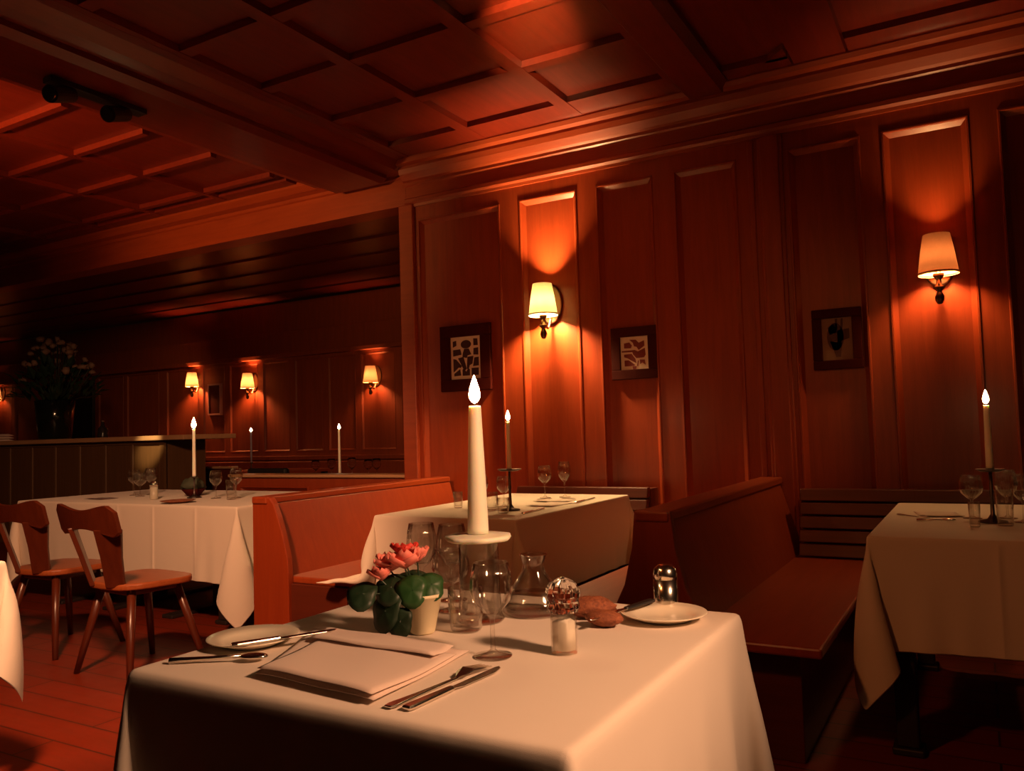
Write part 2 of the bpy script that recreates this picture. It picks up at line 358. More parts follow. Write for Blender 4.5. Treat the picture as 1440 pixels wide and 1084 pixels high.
# ================================================================== TABLES AND CLOTHS
def drape(x0, x1, y0, y1, z, ov, step=.035, iters=230, seed=1, creases=(), edge=.009, bend=.05, seats=()):
    r = np.random.RandomState(seed)
    nx = max(4, int(round((x1-x0)/step))); ny = max(4, int(round((y1-y0)/step))); no = int(round(ov/step)); so = ov/no
    sk = np.concatenate([[edge, edge*2.2], edge*2.2 + (ov-edge*2.2)/no*np.arange(1, no+1)])
    def axis(a, b, n, extra=()):
        inner = np.linspace(a, b, n+1)
        inner = np.concatenate([[a, a+edge], inner[1:-1], [b-edge, b]])
        for e in extra:
            k = np.abs(inner-e).argmin(); inner[k] = e; inner = np.sort(np.concatenate([inner, [e-.008, e+.008]]))
        return np.concatenate([a-sk[::-1], inner, b+sk])
    xs = axis(x0, x1, nx, creases); ys = axis(y0, y1, ny)
    nX, nY = len(xs), len(ys)
    gx, gy = np.meshgrid(xs, ys, indexing='ij')
    p = np.stack([gx, gy, np.full_like(gx, z)], -1).reshape(-1, 3)
    idx = np.arange(nX*nY).reshape(nX, nY)
    inside = (gx >= x0-1e-6) & (gx <= x1+1e-6) & (gy >= y0-1e-6) & (gy <= y1+1e-6)
    w = (~inside).astype(float).ravel()
    out = ~inside.ravel()
    # start the skirt half-way down so that it settles quickly
    ddx = np.maximum(np.maximum(x0-p[:, 0], p[:, 0]-x1), 0); ddy = np.maximum(np.maximum(y0-p[:, 1], p[:, 1]-y1), 0)
    p[:, 2] -= .55*np.maximum(ddx, ddy) + .1*np.minimum(ddx, ddy)
    p[out] += r.normal(0, .002, (out.sum(), 3))
    rest0 = np.stack([gx, gy], -1).reshape(-1, 2)
    sets = []
    def add(A, B, par, k):
        A = A.ravel(); B = B.ravel(); par = par.ravel()
        for q in (0, 1):
            a, b = A[par == q], B[par == q]
            keep = (w[a] + w[b]) > 0
            a, b = a[keep], b[keep]
            if len(a):
                L = np.linalg.norm(rest0[a]-rest0[b], axis=1); ws = w[a]+w[b]
                sets.append((a, b, L, k, (w[a]/ws)[:, None], (w[b]/ws)[:, None]))
    I, J = np.meshgrid(np.arange(nX), np.arange(nY), indexing='ij')
    add(idx[:-1], idx[1:], I[:-1] % 2, 1); add(idx[:, :-1], idx[:, 1:], J[:, :-1] % 2, 1)
    add(idx[:-1, :-1], idx[1:, 1:], I[:-1, :-1] % 2, .35); add(idx[1:, :-1], idx[:-1, 1:], I[1:, :-1] % 2, .35)
    add(idx[:-2], idx[2:], (I[:-2]//2) % 2, bend); add(idx[:, :-2], idx[:, 2:], (J[:, :-2]//2) % 2, bend)
    prev = p.copy(); g = np.array([0, 0, -9.8])*.016**2
    eps = .004
    for it in range(iters):
        v = (p-prev)*.965; prev = p.copy()
        p = p + (v + g)*w[:, None]
        for _ in range(7):
            for a, b, L, k, wa, wb in sets:
                d = p[b]-p[a]; l = np.linalg.norm(d, axis=1)
                c = (k*(l-L)/np.maximum(l, 1e-9))[:, None]*d
                p[a] += wa*c; p[b] -= wb*c
        for xa, xb, zs in seats:
            on = out & (p[:, 0] > xa) & (p[:, 0] < xb) & (p[:, 2] < zs)
            p[on, 2] = zs
        ins = out & (p[:, 0] > x0-eps) & (p[:, 0] < x1+eps) & (p[:, 1] > y0-eps) & (p[:, 1] < y1+eps) & (p[:, 2] < z+.002)
        if ins.any():
            q = p[ins]; dist = np.stack([q[:, 0]-(x0-eps), (x1+eps)-q[:, 0], q[:, 1]-(y0-eps), (y1+eps)-q[:, 1]], 1)
            s = dist.argmin(1); k = np.arange(len(q))
            q[s == 0, 0] = x0-eps; q[s == 1, 0] = x1+eps; q[s == 2, 1] = y0-eps; q[s == 3, 1] = y1+eps
            p[ins] = q
    for e in creases:   # ironed-in folds
        k = int(np.abs(xs-e).argmin()); mm = (ys < y0-.015)
        p[idx[k, mm], 1] -= .006; p[idx[k+1, mm], 1] += .003
    bm = bmesh.new(); V = [bm.verts.new(c) for c in p]
    for i in range(nX-1):
        for j in range(nY-1): bm.faces.new((V[idx[i, j]], V[idx[i+1, j]], V[idx[i+1, j+1]], V[idx[i, j+1]]))
    return bm
def cloth(bm, label, loc=None):
    o = obj('tablecloth', bm, M['cloth'], None, True)
    s = o.modifiers.new('thick', 'SOLIDIFY'); s.thickness = .0016; s.offset = -1
    sb = o.modifiers.new('smooth', 'SUBSURF'); sb.levels = 1; sb.render_levels = 1
    return tag(o, label, 'tablecloth')
def table(x0, x1, y0, y1, label, legs, z=.7455):
    cx, cy = (x0+x1)/2, (y0+y1)/2
    t = thing('dining_table', label, 'table', (cx, cy, 0))
    hx, hy = (x1-x0)/2-.012, (y1-y0)/2-.012
    obj('tabletop', box(-hx, hx, -hy, hy, z-.035, z), M['chair'], t, bevel=.004)
    for lx, ly in legs:
        b = bmesh.new(); bx(b, lx-.035, lx+.035, ly-.035, ly+.035, .025, z-.035); obj('leg', b, M['leg'], t, bevel=.006)
        b = bmesh.new(); bx(b, lx-.05, lx+.05, -hy*.8 if ly == 0 else ly-.05, hy*.8 if ly == 0 else ly+.05, 0, .025); obj('foot', b, M['leg'], t, bevel=.006)
    return t
FT = (-1.333, -.462, .93, 1.765)
MT = (-2.66, -1.845, 3.23, 4.60)
RT = (-.362, .46, 3.09, 4.36)
LT = (-6.15, -3.86, 3.42, 4.52)
GT = (-3.9, -2.985, .72, 1.62)
def four(t, i=.09): 
    hx, hy = (t[1]-t[0])/2-i, (t[3]-t[2])/2-i
    return [(-hx, -hy), (hx, -hy), (-hx, hy), (hx, hy)]
table(*FT, 'square dining table in front, hidden under the cloth with the tall lit candle', four(FT))
cloth(drape(*FT, .75, .42, .033, seed=3, edge=.016, bend=.11), 'large white tablecloth over the front table with the tall candle')
table(*MT, 'long dining table between the two wooden benches, under a white cloth', four(MT))
cloth(drape(*MT, .75, .38, .038, seed=5, bend=.16, seats=((-3.3, -2.71, .426), (-1.74, -1.2, .426))), 'white tablecloth on the middle table between the two wooden benches')
table(*RT, 'dining table at the right edge below the dim orange sconce', four(RT))
cloth(drape(*RT, .75, (.36), .036, seed=8, creases=(.03,)), 'shadowed tablecloth with folded hanging corner on the table at right edge')
table(*LT, 'long dining table on dark column legs behind the wooden chairs', [(-.85, 0), (-.28, 0), (.83, -.36), (.35, 0)])
cloth(drape(*LT, .75, .44, .046, seed=11, creases=(-4.98, -4.62, -4.22)), 'bright white tablecloth on the long table behind the wooden chairs')
table(*GT, 'table mostly out of view at the left edge, under a bright cloth', four(GT))
cloth(drape(*GT, .75, .315, .038, seed=13), 'corner of a bright white tablecloth at the left edge, over the bare floor')

# ================================================================== BENCHES
def bench(label, loc, y0, y1, double=False, seat_w=.48):
    t = thing('settle_bench', label, 'bench', (loc[0], loc[1], 0))
    # backrest leans: right face at x=+.19 at the seat, .02 at the top
    for side in ((1, -1) if double else (1,)):
        b = bmesh.new(); prism(b, [(side*.0, .36), (side*.185, .36), (side*.05, .80), (0, .80)], 'y', y0+.03, y1)
        obj('backrest', b, M['benchv'], t, bevel=.004)
        b = bmesh.new(); bx(b, *sorted((side*.14, side*(.19+seat_w))), y0+(-.10 if double else .038), y1, .385, .42); obj('seat', b, M['bench'], t, bevel=.008)
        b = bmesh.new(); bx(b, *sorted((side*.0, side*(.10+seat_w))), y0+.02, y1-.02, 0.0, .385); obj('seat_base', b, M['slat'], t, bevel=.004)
    if not double:
        b = bmesh.new(); bx(b, -.05, .0, y0+.03, y1, .0, .80); obj('back_board', b, M['bench'], t)
    b = bmesh.new(); w = .065 if double else .055
    bx(b, -w, w, y0-.01, y1, .80, .838); obj('top_rail', b, M['bench'], t, bevel=.008)
    # shaped end board
    if double:
        pr = [(-.07, 0), (.07, 0), (.07, .0), (.24, .0), (.24, .40), (.17, .46), (.12, .56), (.085, .70), (.07, .84), (-.07, .84), (-.085, .70), (-.12, .56), (-.17, .46), (-.24, .40), (-.24, 0)]
    else:
        pr = [(-.06, 0), (.20, 0), (.20, .44), (.195, .52), (.165, .63), (.13, .73), (.10, .80), (.07, .835), (-.06, .835)]
    b = bmesh.new(); prism(b, pr, 'y', y0, y0+.038); obj('end_board', b, M['benchv'], t, bevel=.006)
    return t
bench('orange-lit wooden settle bench between the left table and the middle table', (-3.385, 0), 3.16, 4.90)
bench('dark red double-sided settle bench between the middle table and right table', (-1.075, 0), 2.90, 4.90, True, .405)
def wall_bench(x0, x1, label, s0):
    t = thing('wall_bench', label, 'bench', ((x0+x1)/2, 4.7, 0)); h = (x1-x0)/2
    for i in range(5):
        z0 = .43 + i*.072; y = -.06 + .024*i
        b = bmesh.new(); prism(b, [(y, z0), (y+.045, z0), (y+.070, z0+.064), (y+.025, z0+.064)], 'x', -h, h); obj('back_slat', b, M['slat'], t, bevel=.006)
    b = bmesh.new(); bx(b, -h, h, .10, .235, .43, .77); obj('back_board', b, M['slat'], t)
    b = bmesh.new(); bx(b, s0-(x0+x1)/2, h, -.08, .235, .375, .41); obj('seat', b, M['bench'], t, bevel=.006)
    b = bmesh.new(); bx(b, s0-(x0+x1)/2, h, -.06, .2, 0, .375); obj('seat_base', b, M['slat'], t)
    return t
wall_bench(-2.70, -1.78, 'dark slatted wall bench behind the middle table, under the bright yellow sconce', -2.68)
wall_bench(-.89, 1.2, 'dark slatted wall bench behind the right table, under the orange sconce', -.40)

# ================================================================== CHAIRS
def make_chair(label):
    t = thing('wooden_chair', label, 'chair')
    # seat: rounded trapezoid, wider at the front (+y)
    pts = []
    for k in range(40):
        a = 2*PI*k/40; c, s = math.cos(a), math.sin(a); e = .55
        u = .22*math.copysign(abs(c)**e, c); v = .20*math.copysign(abs(s)**e, s)
        pts.append((u*(1+.14*v/.2), v+.2))
    b = bmesh.new(); prism(b, pts, 'z', .435, .468); obj('seat', b, M['seat'], t, bevel=.01, segs=3)
    b = bmesh.new(); bx(b, -.15, .15, .06, .34, .405, .436); obj('seat_batten', b, M['chair'], t, bevel=.006)
    for sx, sy, tx, ty in ((-1, -1, .13, .08), (1, -1, .13, .08), (-1, 1, .13, .32), (1, 1, .13, .32)):
        b = bmesh.new(); fx = sx*(tx+.105); fy = ty + (.10 if sy > 0 else -.075)
        tube(b, [(sx*tx, ty, .43), (sx*(tx+.05), (ty+fy)/2, .22), (fx, fy, 0)], [.021, .020, .014], 12); obj('leg', b, M['chair'], t, True)
    # two splayed back posts
    for sx in (-1, 1):
        b = bmesh.new()
        pr = [(-.045, .45), (.045, .45), (.050, .60), (.066, .74), (-.066, .74), (-.050, .60)]
        prism(b, pr, 'y', -.012, .012)
        ca, sa = math.cos(sx*.62), math.sin(sx*.62)
        for v in b.verts:
            k = (v.co.z-.45)/.29; u, w_ = v.co.x, v.co.y
            v.co.x = sx*(.100+.060*k) + u*ca - w_*sa; v.co.y = u*sa + w_*ca + .018 - (v.co.z-.45)*.26
        obj('back_post', b, M['chair'], t, bevel=.004)
    # crest board: dipped top, rounded ears, scalloped lower edge
    top = []; N = 24
    for i in range(N+1):
        u = -1 + 2*i/N; z = .862 - .030*math.cos(u*PI*.5)**2 - (.035*max(0, abs(u)-.82)/.18)**1
        top.append((u*.255, z))
    bot = []
    for i in range(N+1):
        u = 1 - 2*i/N; z = .700 + .040*math.cos(u*PI*.5)**1.5 + .028*max(0, abs(u)-.85)/.15 if abs(u) < 1 else .728
        bot.append((u*.255, z))
    b = bmesh.new(); prism(b, top+bot, 'y', -.011, .011)
    for v in b.verts: v.co.y += .022 - (v.co.z-.45)*.26 - .03*(1-(v.co.x/.255)**2)
    obj('crest_board', b, M['chair'], t, bevel=.003)
    return t
ch = make_chair('right-hand wooden chair with scalloped crest board, nearest the front table')
ch.location = (-3.775, 2.50, 0); ch.rotation_euler.z = R(-4); ch['group'] = 'wooden chairs at the long left table'
c2 = copy_tree(ch); c2.location = (-4.60, 2.61, 0); c2.rotation_euler.z = R(3)
c2['label'] = 'left-hand wooden chair with scalloped crest board, at the left edge'

# ================================================================== SCONCES
def sconce(x, y, z, shade_m, power, label, s=1.0, pleats=0, bulb_col=WARM2, group=None):
    t = thing('wall_sconce', label, 'wall lamp', (x, y, z), 0, group)
    b = bmesh.new()
    n = 28; A = [(.088*s*math.cos(2*PI*k/n), .14*s*math.sin(2*PI*k/n)) for k in range(n)]
    prism(b, A, 'y', -.022, .0); obj('wall_plate', b, M['bronze'], t, bevel=.008)
    b = bmesh.new()
    pth = []
    for k in range(15):
        a = k/14; pth.append((0, -.02-.105*a*s, (-.10 - .075*math.sin(a*PI))*s + .0*a))
    tube(b, pth, .0075*s, 10); obj('arm', b, M['bronze'], t, True)
    b = bmesh.new()
    pth = [(0, -.13*s + .042*s*math.cos(q)*(1-q/9), -.155*s + .045*s*math.sin(q)*(1-q/9)) for q in [i*.5 for i in range(12)]]
    tube(b, pth, .0055*s, 8); obj('scroll', b, M['bronze'], t, True)
    yy = -.135*s
    b = bmesh.new(); cap(lathe(b, [(0, -.255), (.012, -.252), (.022, -.235), (.024, -.215), (.016, -.195), (.012, -.185), (.028, -.17), (.03, -.16), (.014, -.15), (.012, -.12), (.026, -.105), (.028, -.09), (.025, -.088), (.013, -.098), (.012, -.07), (0, -.07)], 20))
    for v in b.verts: v.co = v.co*s + Vector((0, yy, 0))
    obj('finial', b, M['bronze'], t, True)
    b = bmesh.new(); n = 96 if pleats else 40
    prof = [(.098, -.085), (.0985, -.088), (.0945, -.05), (.081, .04), (.066, .125)]
    lathe(b, [(r*s, zz*s) for r, zz in prof], n, (0, yy, 0), .012 if pleats else 0, 24)
    sh = obj('lamp_shade', b, shade_m, t, True)
    b = bmesh.new(); lathe(b, [(.100*s, -.094*s), (.101*s, -.082*s)], 40, (0, yy, 0)); obj('shade_rim', b, shade_m, sh, True)
    b = bmesh.new(); blob(b, (0, yy, -.002*s), (.034*s, .034*s, .036*s), 16)
    obj('bulb', b, emit('lamp_bulb', bulb_col, power/(PI*.0152*s*s)), t, True)
    return t
sconce(-2.505, YW+.024, 2.01, M['shade_y'], 165, 'bright wall sconce with glowing yellow shade, between two framed prints', .98, bulb_col=(1, .60, .25))
sconce(-.148, YW+.024, 2.0, M['shade_o'], 27, 'dim wall sconce with orange pleated shade, above the right table', .98, 24, (1, .52, .19))
for x, z, lab, pw in ((-11.02, 2.12, 'small far sconce above the end of the bar counter', 60), (-9.75, 2.03, 'small far sconce above the thin bluish candle', 60), (-7.33, 1.985, 'small far sconce above the candle seen over the partition sill', 30)):
    sconce(x, YF+.02, z, M['shade_f'], pw, lab, 1.05, bulb_col=(1, .34, .10), group='sconces on the far wall')
sconce(-16.75, YF+.02, 2.2, M['shade_f'], 12, 'far sconce at the left edge beyond the bouquet', 1.05, bulb_col=(1, .34, .10), group='sconces on the far wall')

# ================================================================== FRAMED PRINTS
def framed(x0, x1, z0, z1, bw, paper, ink, shapes, label, tilt=0.0):
    cx, cz = (x0+x1)/2, (z0+z1)/2; w, h = (x1-x0)/2, (z1-z0)/2
    t = thing('framed_print', label, 'picture', (cx, YW+.03, cz))
    b = bmesh.new()
    for (a, c, d, e) in ((-w, w, h-bw, h), (-w, w, -h, -h+bw), (-w, -w+bw, -h+bw, h-bw), (w-bw, w, -h+bw, h-bw)): bx(b, a, c, -.032, .0, d, e)
    obj('frame', b, M['dark'], t, bevel=.004)
    pw, ph = w-bw, h-bw
    b = bmesh.new(); bx(b, -pw, pw, -.014, -.006, -ph, ph); obj('print', b, paper, t)
    b = bmesh.new()
    for poly in shapes: prism(b, [(u*pw, v*ph) for u, v in poly], 'y', -.0162, -.0135)
    pr = obj('motif', b, ink, t)
    return t
def disc(cx, cy, r, ry=None, n=16): return [(cx+r*math.cos(2*PI*k/n), cy+(ry or r)*math.sin(2*PI*k/n)) for k in range(n)]
s1 = [[(-.85, .52), (-.62, .60), (-.62, .84), (-.85, .80)], disc(.02, .63, .34, .20), [(.52, .55), (.80, .55), (.78, .86), (.52, .88)], [(.50, .12), (.82, .10), (.82, .44), (.52, .42)],
      [(-.84, .10), (-.28, .16), (-.36, .42), (-.84, .40)], [(-.10, .42), (.20, .42), (.36, .14), (.12, .10), (.06, -.02), (-.22, .04), (-.20, .2)], [(-.52, .0), (-.16, .05), (.04, -.52), (-.12, -.62)], [(.10, .04), (.5, .06), (.42, -.30), (.24, -.36), (.14, -.60), (.05, -.5)],
      [(-.84, -.02), (-.66, -.05), (-.28, -.38), (-.36, -.46), (-.5, -.44), (-.84, -.66)], [(.56, -.02), (.84, 0), (.84, -.40), (.46, -.42)], [(-.80, -.72), (-.40, -.52), (-.34, -.82), (-.80, -.84)], [(-.24, -.55), (-.14, -.5), (.0, -.66), (.14, -.5), (.24, -.55), (.24, -.84), (-.24, -.84)], [(.36, -.50), (.82, -.50), (.82, -.84), (.36, -.84)]]
s2 = [[(-.74, .62), (-.36, .66), (-.18, .46), (-.26, .30), (-.74, .32)], [(-.34, .82), (.10, .80), (.32, .60), (.70, .72), (.72, .40), (.30, .16), (.16, .36), (-.02, .40), (-.1, .62)], [(-.92, .16), (.02, .18), (.24, .08), (.74, .26), (.78, -.15), (.66, -.30), (.12, -.32), (-.1, -.1), (-.16, .06), (-.92, .08)],
      [(-.76, -.06), (-.22, -.04), (.04, -.36), (.10, -.62), (-.3, -.42), (-.5, -.3), (-.76, -.22)], [(-.74, -.42), (-.44, -.42), (0, -.72), (-.05, -.78), (-.74, -.78)], [(.22, -.48), (.28, -.46), (.22, -.8), (.14, -.8)], [(.36, -.42), (.70, -.44), (.76, -.76), (.52, -.6), (.38, -.70)], [(-.18, -.8), (.12, -.8), (.06, -1), (-.14, -1)]]
s3 = [disc(-.12, .10, .56, .66), [(-.62, .55), (-.2, .75), (0, .3), (-.5, .2)], [(-.1, .95), (.06, .95), (.02, .4), (-.12, .4)], [(.30, .95), (.42, .95), (.36, .3), (.2, .3)], [(.0, .4), (.8, .46), (.8, .0), (.3, -.1), (.0, -.5)], [(-.5, -.1), (.3, -.2), (.18, -.86), (-.12, -.84)]]
framed(-3.425, -2.995, 1.452, 1.932, .085, M['paper'], M['ink'], s1, 'tall dark-framed print with pale lattice figure, left of the yellow sconce')
framed(-2.07, -1.755, 1.462, 1.80, .062, M['paper'], M['inkred'], s2, 'small dark-framed red and cream print, right of the yellow sconce')
framed(-.815, -.548, 1.448, 1.795, .052, M['paperdim'], M['inkbr'], s3, 'dim brownish framed print on the wall left of the orange sconce')
t = thing('framed_print', 'narrow dark picture with thin pale frame on the far wall', 'picture', (-10.62, YF-.005, 1.80))
b = bmesh.new()
for (a, c, d, e) in ((-.15, .15, .225, .25), (-.15, .15, -.25, -.225), (-.15, -.128, -.225, .225), (.128, .15, -.225, .225)): bx(b, a, c, -.02, .035, d, e)
obj('frame', b, simple('pale_frame', (.35, .16, .14), .4), t); obj('print', box(-.128, .128, -.006, .03, -.225, .225), M['dark'], t)

# ================================================================== CANDLES
def flame(parent, z, h=.05, r=.009, mat=None):
    b = bmesh.new(); lathe(b, [(0, 0), (r*.55, h*.06), (r*.95, h*.2), (r, h*.34), (r*.8, h*.55), (r*.45, h*.78), (r*.15, h*.94), (0, h)], 16)
    f = obj('flame', b, mat or M['flame'], parent, True); f.location = (0, 0, z); return f
def candle(x, y, z0, z1, rb, rt, label, fh=.05, fr=.009, lean=(0, 0), mat=None, wax=None):
    t = thing('taper_candle', label, 'candle', (x, y, z0)); h = z1-z0
    b = bmesh.new(); cap(lathe(b, [(0, 0), (rb, 0), (rb, .01), ((rb*2+rt)/3, h*.4), (rt, h-.006), (rt*.92, h-.001), (rt*.6, h-.004), (0, h-.006)], 24)); obj('wax_body', b, wax or M['wax'], t, True)
    b = bmesh.new(); tube(b, [(0, 0, h-.006), (0, 0, h+.008), (.001, 0, h+.013)], .0011, 6); obj('wick', b, M['wick'], t)
    flame(t, h+.004, fh, fr, mat)
    return t
candle(-.944, 1.49, .934, 1.208, .0225, .0135, 'tall thick cream candle burning on the front table', .062, .0125)
candle(-2.078, 3.59, .962, 1.20, .0115, .009, 'slim lit candle on the middle table below the yellow sconce', .055, .011)
candle(.024, 3.60, .955, 1.196, .0135, .010, 'slim lit candle at the right edge on the shadowed table', .055, .011)
candle(-4.80, 3.88, .90, 1.235, .0125, .010, 'lit candle on the long left table behind the chairs', .075, .016)
candle(-5.352, 6.0, .80, 1.215, .0125, .010, 'lit candle in the next room, seen over the partition sill', .055, .014, mat=M['flame_far'])
candle(-7.91, 7.25, .86, 1.238, .0125, .011, 'thin bluish candle with small flame, deep in the next room', .05, .017, mat=M['flame_far'], wax=simple('bluish_wax', (.30, .26, .34), .6))
# holder under the front candle
t = thing('candle_holder', 'glass cylinder holder with wide wax-covered plate under the tall cream candle', 'candle holder', (-.944, 1.49, .7515))
b = bmesh.new(); lathe(b, [(0, 0), (.050, 0), (.052, .004), (.047, .012), (.044, .05), (.042, .165), (.0385, .165), (.040, .05), (.040, .016), (0, .012)], 40); obj('glass_cylinder', b, M['glass'], t, True)
b = bmesh.new(); cap(lathe(b, [(0, .1655), (.045, .1655), (.066, .168), (.071, .173), (.069, .179), (.05, .178), (.03, .1815), (0, .1815)], 48, (0, 0, 0), .03, 7, (.167, .18))); obj('drip_plate', b, M['wax'], t, True)
def stick(x, y, z, zt, label, mat, tray=.055):
    t = thing('candlestick', label, 'candlestick', (x, y, z)); h = zt-z
    b = bmesh.new(); cap(lathe(b, [(0, 0), (.05, 0), (.048, .006), (.02, .012), (.008, .03), (.006, h*.5), (.009, h*.55), (.006, h*.6), (.006, h-.012), (0, h-.012)], 24)); obj('stem', b, mat, t, True)
    b = bmesh.new(); cap(lathe(b, [(0, h-.012), (tray*.7, h-.012), (tray, h-.004), (tray*.97, h-.002), (.016, h-.009), (.015, h-.001), (0, h-.001)], 28)); obj('drip_tray', b, mat, t, True)
    return t
stick(-2.078, 3.59, .752, .962, 'dark metal candlestick with drip tray on the middle table', M['pewter'], .062)
stick(.024, 3.60, .752, .955, 'dark candlestick under the candle at the right edge', M['pewter'], .05)
stick(-4.80, 3.88, .752, .90, 'dark candlestick on the long left table behind the chairs', M['pewter'], .02)
stick(-5.352, 6.0, .752, .80, 'low dark candlestick on the far table beyond the sill', M['pewter'], .03)
stick(-7.91, 7.25, .752, .86, 'dark candlestick under the bluish candle in the next room', M['pewter'], .03)

# ================================================================== GLASSWARE
def goblet_bm(s=1.0, h=.19, bowl=.038):
    b = bmesh.new()
    P = [(0, 0), (.034, 0), (.034, .002), (.012, .006), (.0045, .014), (.004, .06), (.005, .082), (.016, .090), (bowl*.85, .112), (bowl, .135), (bowl*.95, .162), (bowl*.82, .19),
         (bowl*.79, .19), (bowl*.92, .162), (bowl*.965, .135), (bowl*.82, .114), (.014, .093), (0, .091)]
    lathe(b, [(r*s, z*h/.19) for r, z in P], 60, (0, 0, 0), .030, 15, (.09*h/.19, .165*h/.19)); return b
def tumbler_bm(r=.034, h=.10, flute=0):
    b = bmesh.new(); lathe(b, [(0, 0), (r*.82, 0), (r*.86, .004), (r*.95, h*.5), (r, h), (r-.002, h), (r*.95-.002, h*.5), (r*.84-.002, .010), (0, .009)], 48 if flute else 32, (0, 0, 0), flute, 12, (.004, h*.75)); return b
def glass(name, bm, x, y, z, label, cat, mat=None, group=None):
    o = obj(name, bm, mat or M['glass'], None, True); o.location = (x, y, z); return tag(o, label, cat, group)
ZT = .7515
# front table
glass('wine_glass', goblet_bm(1, .165), -.775, 1.262, ZT, 'stemmed wine glass nearest the napkin on the front table', 'glass')
glass('wine_glass', goblet_bm(1, .185, .036), -1.175, 1.60, ZT, 'stemmed wine glass behind the pink flowers on the front table', 'glass')
glass('wine_glass', goblet_bm(1, .180, .037), -1.115, 1.64, ZT, 'stemmed wine glass between the flower pot and candle, towards the back', 'glass')
glass('water_tumbler', tumbler_bm(.036, .085, .03), -.925, 1.405, ZT, 'low clear tumbler beside the ivory flower pot', 'glass')
glass('water_goblet', goblet_bm(1.05, .135, .040), -1.055, 1.545, ZT, 'short round goblet left of the candle holder on front table', 'glass')
t = thing('water_carafe', 'clear flared glass carafe right of the tall candle', 'carafe', (-.872, 1.60, ZT))
b = bmesh.new(); lathe(b, [(0, 0), (.066, 0), (.072, .006), (.070, .022), (.046, .060), (.026, .090), (.0235, .105), (.029, .124), (.031, .126), (.029, .1265), (.021, .105), (.0235, .089), (.043, .059), (.0665, .022), (.068, .008), (0, .005)], 40); obj('carafe_body', b, M['glass'], t, True)
b = bmesh.new(); cap(lathe(b, [(0, .0055), (.0665, .0085), (.0655, .022), (.052, .042), (0, .042)], 40)); obj('water', b, M['water'], t, True)
t = thing('salt_jar', 'clear glass jar of white salt on the front table', 'salt jar', (-.668, 1.333, ZT))
b = bmesh.new(); lathe(b, [(0, 0), (.024, 0), (.025, .003), (.025, .072), (.0225, .072), (.0225, .006), (0, .006)], 8); obj('glass_body', b, M['glass'], t)
b = bmesh.new(); cap(lathe(b, [(0, .0065), (.0205, .0065), (.0205, .054), (.012, .06), (0, .062)], 20)); obj('salt', b, M['salt'], t, True)
b = bmesh.new(); cap(lathe(b, [(0, .0725), (.026, .0725), (.029, .080), (.027, .092), (.031, .100), (.030, .112), (.022, .124), (.010, .131), (0, .134)], 36, (0, 0, 0), .06, 9, (.074, .13))); obj('stopper', b, M['crystal'], t)
# middle table
for i, (x, y, bm_, lab, nm, cat) in enumerate((
    (-2.44, 3.66, tumbler_bm(.026, .085), 'small clear shaker glass at the near left of the middle table', 'shaker_glass', 'glass'),
    (-2.33, 3.72, goblet_bm(1, .17), 'stemmed glass left of the slim candle on the middle table, beside the shaker glass', 'wine_glass', 'glass'),
    (-2.20, 3.60, tumbler_bm(.038, .09), 'wide clear tumbler just left of the metal candlestick', 'water_tumbler', 'glass'),
    (-2.215, 3.76, goblet_bm(1, .16), 'stemmed glass behind the wide tumbler on the middle table', 'wine_glass', 'glass'),
    (-2.05, 3.47, tumbler_bm(.032, .075), 'low tumbler in front of the metal candlestick', 'water_tumbler', 'glass'),
    (-2.25, 4.30, goblet_bm(1, .19, .042), 'stemmed glass at the back of the middle table, left of a pair', 'wine_glass', 'glass'),
    (-2.15, 4.36, goblet_bm(1, .21, .038), 'taller stemmed glass at the back of the middle table, right of a pair', 'wine_glass', 'glass'),
    )):
    glass(nm, bm_, x, y, ZT, lab, cat, M['glass'])
# right table
for x, y, bm_, lab, nm in (
    (-.035, 3.44, tumbler_bm(.020, .09), 'narrow shaker glass before the candle on the right table', 'shaker_glass'),
    (-.045, 3.72, goblet_bm(1, .17, .042), 'stemmed glass left of the right-edge candle', 'wine_glass'),
    (.075, 3.75, goblet_bm(1, .19, .040), 'stemmed glass behind the right-edge candle', 'wine_glass'),
    (.062, 3.50, tumbler_bm(.030, .13), 'tall tumbler right of the right-edge candle', 'water_tumbler'),
    (.125, 3.62, goblet_bm(1, .18, .040), 'stemmed glass cut by the right edge of view', 'wine_glass')):
    glass(nm, bm_, x, y, ZT, lab, 'glass', M['glass'])
# left table
for x, y, bm_, lab, nm in (
    (-5.60, 3.98, goblet_bm(1, .19, .045), 'stemmed glass at the left end of the long table, leftmost', 'wine_glass'),
    (-5.50, 4.05, goblet_bm(1, .20, .045), 'stemmed glass at the left end of the long table, second from left', 'wine_glass'),
    (-5.42, 3.90, goblet_bm(1, .17, .045), 'stemmed glass left of the white shaker on the long table', 'wine_glass'),
    (-4.58, 3.88, goblet_bm(1, .19, .042), 'stemmed glass just right of the long left table candle', 'wine_glass'),
    (-4.46, 3.95, goblet_bm(1, .20, .042), 'second stemmed glass right of the long left table candle', 'wine_glass'),
    (-4.36, 3.82, tumbler_bm(.036, .13), 'tall tumbler at the right end of the long left table', 'water_tumbler')):
    glass(nm, bm_, x, y, ZT, lab, 'glass', M['glass'])
t = thing('salt_shaker', 'white glass shaker on the long left table', 'salt shaker', (-5.02, 3.72, ZT))
b = bmesh.new(); cap(lathe(b, [(0, 0), (.026, 0), (.028, .004), (.026, .085), (0, .085)], 20)); obj('shaker_body', b, simple('milky_glass', (.5, .46, .36), .3), t, True)
b = bmesh.new(); cap(lathe(b, [(0, .086), (.027, .086), (.027, .11), (.015, .125), (0, .128)], 20)); obj('shaker_cap', b, M['silver'], t, True)
